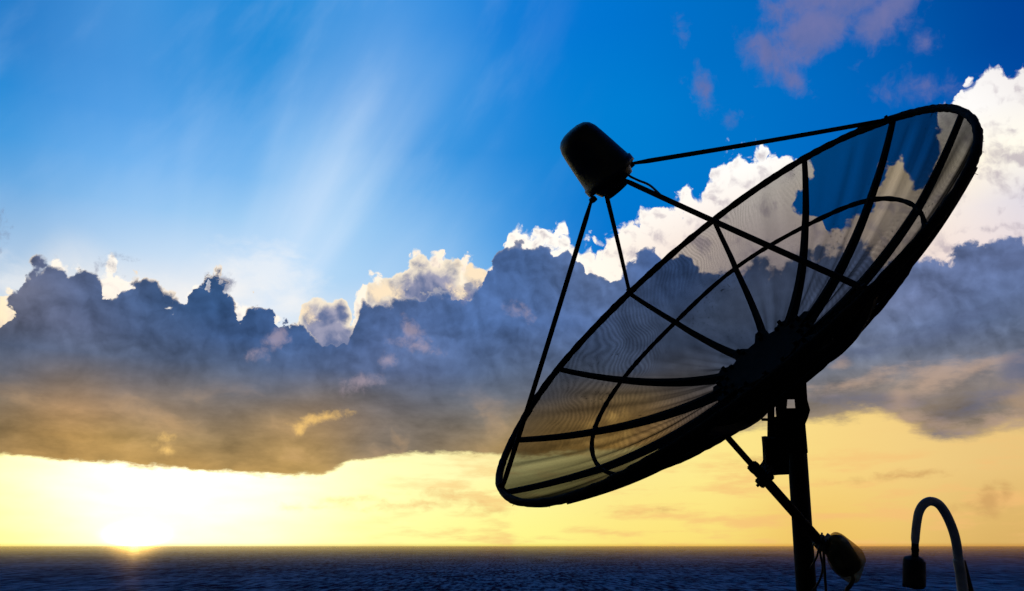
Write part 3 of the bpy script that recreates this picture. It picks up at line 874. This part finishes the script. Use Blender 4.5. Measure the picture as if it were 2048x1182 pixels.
for k in range(4):
    a = K12[3 * k]
    c = frame(0.112, a, H_FEED - 0.008)
    rr = (frame(1, a, 0) - frame(0, 0, 0)).normalized(); tt = AXIS.cross(rr)
    box(bm, c, rr * 0.012, tt * 0.02, AXIS * 0.012, 0.003)
tube(bm, [frame(0, 0, H_FEED - 0.035), frame(0, 0, H_FEED - 0.055)], 0.055, 24)
link('feed_horn', bm, M_FRAME, feed, smooth=False)
# loose coax running from the feed to a strut
bm = bmesh.new()
sa_, sb_ = frame(R_FEED, K12[9], H_FEED), dish(R, K12[9], 0.0)
cp = [W(1254, 337, 3.55), W(1257, 350, 3.52), W(1275, 360, 3.46), W(1300, 371, 3.38), sa_.lerp(sb_, .24), sa_.lerp(sb_, .3)]
def spline(P_, n=8):
    o = []
    P_ = [Vector(p) for p in P_]
    for i in range(len(P_) - 1):
        p0, p1, p2, p3 = P_[max(i - 1, 0)], P_[i], P_[i + 1], P_[min(i + 2, len(P_) - 1)]
        for k in range(n):
            f = k / n
            o.append(0.5 * ((2 * p1) + (-p0 + p2) * f + (2 * p0 - 5 * p1 + 4 * p2 - p3) * f * f + (-p0 + 3 * p1 - 3 * p2 + p3) * f ** 3))
    return o + [P_[-1]]
tube(bm, spline(cp), 0.005, 6)
link('cable', bm, M_CABLE, dish_root)

# ------------------------------------------------------------------ pole and mount
bm = bmesh.new()
top = PT + PD * 0.05
pp = [base, base.lerp(top, .5), top]
tube(bm, pp, 0.0405, 32)
pole = link('pole', bm, M_POLE, dish_root)
bm = bmesh.new()
tube(bm, [base, base + PD * 0.012], 0.13, 24)
for k in range(4):
    a = math.pi / 4 + k * math.pi / 2
    c = base + Vector((math.cos(a) * 0.095, math.sin(a) * 0.095, 0.01))
    tube(bm, [c, c + Vector((0, 0, 0.03))], 0.011, 6)
link('base_plate', bm, M_POLE, dish_root, smooth=False)
CR, CU, CF = Vector((1, 0, 0)), Vector((0, -SP, CP)), Vector((0, CP, SP))   # right, up, forward of the view
def plate(bm, outline, depth, thick, jit=0.0):
    """steel plate cut to an outline, standing across the view, with real thickness"""
    a = [bm.verts.new(W(x, y, depth)) for x, y in outline]
    b = [bm.verts.new(W(x, y, depth) + CF * thick) for x, y in outline]
    bm.faces.new(a[::-1]); bm.faces.new(b)
    for k in range(len(a)):
        bm.faces.new((a[k], a[(k + 1) % len(a)], b[(k + 1) % len(a)], b[k]))
# cap tube that turns on the pole
bm = bmesh.new()
tube(bm, [W(1590.5, 906, 3.60), W(1583, 818, 3.64)], 0.052, 28)
link('mount_sleeve', bm, M_FRAME, dish_root, smooth=False)
# tilting cradle between sleeve and hub: two cheek plates and a back plate
bm = bmesh.new()
plate(bm, [(1592, 818), (1590, 795), (1586, 740), (1612, 735), (1613, 768), (1615, 800), (1620.5, 820), (1616, 836), (1609, 852), (1610, 866), (1613, 906), (1608, 911), (1597, 911)], 3.56, 0.010)
plate(bm, [(1592, 818), (1590, 795), (1590, 740), (1611, 735), (1612, 768), (1614, 800), (1619, 820), (1614, 836), (1608, 852), (1604, 870)], 3.70, 0.010)
link('cheek_plate', bm, M_FRAME, dish_root, smooth=False)
bm = bmesh.new()
plate(bm, [(1536, 880), (1537, 800), (1548.5, 790), (1549, 821), (1549, 834), (1554, 834), (1553, 821), (1553, 800), (1574, 800), (1573.5, 817), (1592, 817), (1592, 880)], 3.60, 0.012)
plate(bm, [(1540, 812), (1538, 740), (1592, 735), (1594, 799), (1575, 799), (1574, 812)], 3.63, 0.10)
link('back_plate', bm, M_FRAME, dish_root, smooth=False)
bm = bmesh.new()
tube(bm, [W(1540, 839.5, 3.6), W(1523.5, 839, 3.6)], 0.0062, 8)
tube(bm, [W(1606, 822, 3.52), W(1606, 822, 3.76)], 0.013, 6)
link('hinge_bolt', bm, M_FRAME, dish_root, smooth=False)
# jack bracket on the left of the pole
bm = bmesh.new()
plate(bm, [(1530, 877), (1537, 876), (1557, 878), (1557, 884), (1559, 908), (1561, 908), (1560, 884), (1578, 876), (1578, 949), (1556, 950), (1540, 952), (1534, 948), (1529, 945), (1525, 937), (1533, 926), (1532, 900)], 3.50, 0.05)
link('jack_bracket', bm, M_FRAME, dish_root, smooth=False)

def find_on_dish(px, py):
    best = None
    for r in np.linspace(0.3, 1.15, 36):
        for a in np.linspace(0, 2 * math.pi, 120, endpoint=False):
            X = raw(r, a, D_DEP * (r / R) ** 2)
            q = (CX + F * X[0] / X[2], CY - F * X[1] / X[2])
            d = (q[0] - px) ** 2 + (q[1] - py) ** 2
            if best is None or d < best[0]:
                best = (d, r, a, X[2])
    return best
# linear actuator
hit = find_on_dish(1436, 853)
jt = W(1436, 853, hit[3] + 0.03)
jb = W(1650, 1094.5, 3.36)
def J(t): return jt.lerp(jb, t)
bm = bmesh.new()
tube(bm, [jt, J(0.40)], 0.0125, 16)
ball = J(0.0)
link('actuator_rod', bm, M_FRAME, dish_root)
bm = bmesh.new()
tube(bm, [J(0.36), J(0.40), J(0.401), J(1.0)], [0.016, 0.018, 0.0195, 0.0195], 20)
act = link('actuator_tube', bm, M_FRAME, dish_root)
JD = (jb - jt).normalized(); JS = JD.cross(CF).normalized()
bm = bmesh.new()
box(bm, J(0.335), JD * 0.016, JS * 0.022, CF * 0.024, 0.004)
box(bm, J(0.43), JD * 0.015, JS * 0.033, CF * 0.030, 0.004)
box(bm, J(0.385), JD * 0.03, JS * 0.019, CF * 0.024, 0.003)
box(bm, J(0.41) + (W(1543, 938, 3.45) - J(0.41)) * 0.5, JD * 0.022, (W(1543, 938, 3.45) - J(0.41)) * 0.6, CF * 0.02, 0.003)
tube(bm, [J(0.43) + JS * 0.045, J(0.43) - JS * 0.042], 0.006, 8)
link('actuator_clamp', bm, M_FRAME, act, smooth=False)
# gear motor at the lower end, and cables
MC = W(1690, 1110, 3.36)
bm = bmesh.new()
tube(bm, [J(0.94), J(0.99)], 0.030, 18)
MD = (CR * 0.52 - CU * 0.85).normalized()
a0_ = W(1667, 1084, 3.37)
tube(bm, [W(1648, 1091, 3.37), W(1668, 1098, 3.37)], [0.026, 0.040], 18)
tube(bm, [a0_ - MD * 0.02, a0_ - MD * 0.005, a0_ + MD * 0.02, a0_ + MD * 0.11, a0_ + MD * 0.13, a0_ + MD * 0.14], [0.02, 0.043, 0.053, 0.055, 0.048, 0.026], 24)
motor = link('gear_motor', bm, M_BOX, act)
bm = bmesh.new()
tube(bm, [W(1648, 1082, 3.34), W(1658, 1069, 3.33)], [0.008, 0.0085], 10)
tube(bm, [W(1642, 1080, 3.34), W(1644, 1066, 3.33)], [0.005, 0.004], 8)
link('limit_bolt', bm, M_PIPE, motor)
for P_, r_ in (([(1640, 1088, 3.32), (1637, 1100, 3.30), (1634, 1112, 3.30), (1628, 1124, 3.32), (1620, 1136, 3.40)], 0.0045),
               ([(1640, 1090, 3.31), (1641, 1110, 3.29), (1645, 1130, 3.29), (1643, 1150, 3.30), (1634, 1170, 3.33), (1620, 1188, 3.38)], 0.0045),
               ([(1646, 1092, 3.31), (1648, 1115, 3.28), (1649, 1140, 3.28), (1652, 1185, 3.28), (1656, 1290, 3.2), (1650, 1500, 3.0)], 0.0052),
               ([(1704, 1150, 3.34), (1706, 1160, 3.32), (1700, 1172, 3.31), (1692, 1190, 3.30), (1680, 1300, 3.2), (1672, 1500, 3.0)], 0.0085)):
    bm = bmesh.new()
    tube(bm, spline([W(*q) for q in P_], 6), r_, 8)
    link('cable', bm, M_CABLE, dish_root)

# plastic bag tied over the motor
bm = bmesh.new()
out_ = [(1659, 1068), (1667, 1063), (1674, 1063), (1684, 1067), (1694, 1075), (1706, 1084), (1716, 1092), (1727, 1102), (1730, 1112), (1734, 1121), (1730, 1128), (1727, 1141), (1722, 1155), (1717, 1166), (1708, 1168), (1697, 1167), (1685, 1158), (1668, 1146), (1657, 1130), (1652, 1112), (1654, 1098), (1656, 1082)]
cxy = (sum(p[0] for p in out_) / len(out_), sum(p[1] for p in out_) / len(out_))
NB, NL = len(out_), 9
rows = []
for j in range(NL + 1):
    th = math.pi * j / NL
    row = []
    for k in range(NB):
        px, py = out_[k]
        f = math.sin(th)
        w1 = 1 + 0.10 * mnoise.noise(Vector((k * 0.9, j * 0.8, 2.0)))
        f2 = min(1.0, f ** 0.6) * (w1 if 0 < j < NL and f < 0.97 else 1)
        row.append(bm.verts.new(W(cxy[0] + (px - cxy[0]) * f2, cxy[1] + (py - cxy[1]) * f2, 3.36 - 0.075 * math.cos(th) * (1 + 0.3 * mnoise.noise(Vector((k * 1.3, j, 5.0)))))))
    rows.append(row)
for a, b in zip(rows[1:-1], rows[2:-1]):
    for k in range(NB):
        bm.faces.new((a[k], a[(k + 1) % NB], b[(k + 1) % NB], b[k]))
bm.faces.new(rows[1]); bm.faces.new(rows[-2][::-1])
for v in rows[0] + rows[-1]: bm.verts.remove(v)
bag = link('plastic_bag', bm, M_BAG)
sm = bag.modifiers.new('sub', 'SUBSURF'); sm.levels = 1; sm.render_levels = 2
tag(bag, 'crumpled see-through plastic bag tied over the motor beside the dish pole', 'plastic bag')

# ------------------------------------------------------------------ gooseneck pipe on the right
goose = bpy.data.objects.new('gooseneck_pipe', None)
COL.objects.link(goose)
tag(goose, 'grey gooseneck pipe bent over at the top, standing right of the dish pole', 'gooseneck pipe')
GP = [(1830.4, 1100), (1830.4, 1090), (1830.5, 1078), (1831.5, 1064), (1834, 1043), (1838, 1024), (1846, 1010), (1857, 1003), (1868, 1003.5), (1878, 1009), (1887, 1020), (1896, 1036), (1904, 1055), (1910, 1074), (1914, 1095), (1917, 1120), (1921, 1145), (1927, 1190)]
gz = [3.10, 3.10, 3.10, 3.10, 3.10, 3.10, 3.10, 3.11, 3.12, 3.13, 3.14, 3.15, 3.16, 3.16, 3.17, 3.17, 3.17, 3.15]
gpts = [W(x, y, z) for (x, y), z in zip(GP, gz)]
foot = gpts[-1].copy()
goose.location = Vector((foot.x, foot.y + 0.02, DECK_Z))
bpy.context.view_layer.update()
bm = bmesh.new()
P_ = spline(gpts, 6) + [Vector((goose.location.x, goose.location.y, DECK_Z))]
nP = len(P_)
rr_ = [0.0115 if i < 6 else (0.0115 + 0.0035 * min(1, (i - 6) / 6) if i < 12 else 0.0150 + 0.0022 * min(1, (i - 12) / 50)) for i in range(nP)]
tube(bm, P_, rr_, 20)
gp = link('pipe', bm, M_PIPE, goose)
bm = bmesh.new()
tube(bm, [W(1916, 1117, 3.17), W(1916.2, 1119, 3.17), W(1920.8, 1144, 3.17), W(1926.5, 1188, 3.15), Vector((goose.location.x, goose.location.y, DECK_Z + 0.2))], [0.0165, 0.0195, 0.0195, 0.0195, 0.0195], 20)
link('sleeve', bm, M_PIPE, goose)
bm = bmesh.new()
e_ = W(1957, 1240, 3.22)
d_ = (e_ - W(1926, 1122, 3.20)).normalized()
bs = W(1926, 1122, 3.20)
be = bs + d_ * ((bs.z - DECK_Z) / -d_.z)
tube(bm, [bs, bs.lerp(be, .5), be], [0.010, 0.012, 0.012], 14)
link('brace', bm, M_BOX, goose)
bm = bmesh.new()
for q0, q1, r_ in ((1075, 1098, 0.0128), (1097, 1101, 0.0140), (1100, 1117, 0.0125)):
    tube(bm, [W(1830.4, q0, 3.10), W(1830.2, q1, 3.10)], r_, 18)
link('collar', bm, M_BOX, goose)
bm = bmesh.new()
tube(bm, [W(1829.5, 1112, 3.10), W(1829.4, 1116, 3.10), W(1829, 1119, 3.10), W(1828.6, 1121, 3.10), W(1828.3, 1168, 3.08), W(1828.2, 1172, 3.08)], [0.014, 0.030, 0.036, 0.0385, 0.0385, 0.036], 28)
for k in range(14):
    a = 2 * math.pi * k / 14
    c = Vector((math.cos(a) * 0.0355, math.sin(a) * 0.0355, 0))
    tube(bm, [W(1828.6, 1124, 3.10) + c, W(1828.2, 1174, 3.08) + c], 0.0045, 6)
link('lamp_socket', bm, M_BOX, goose)
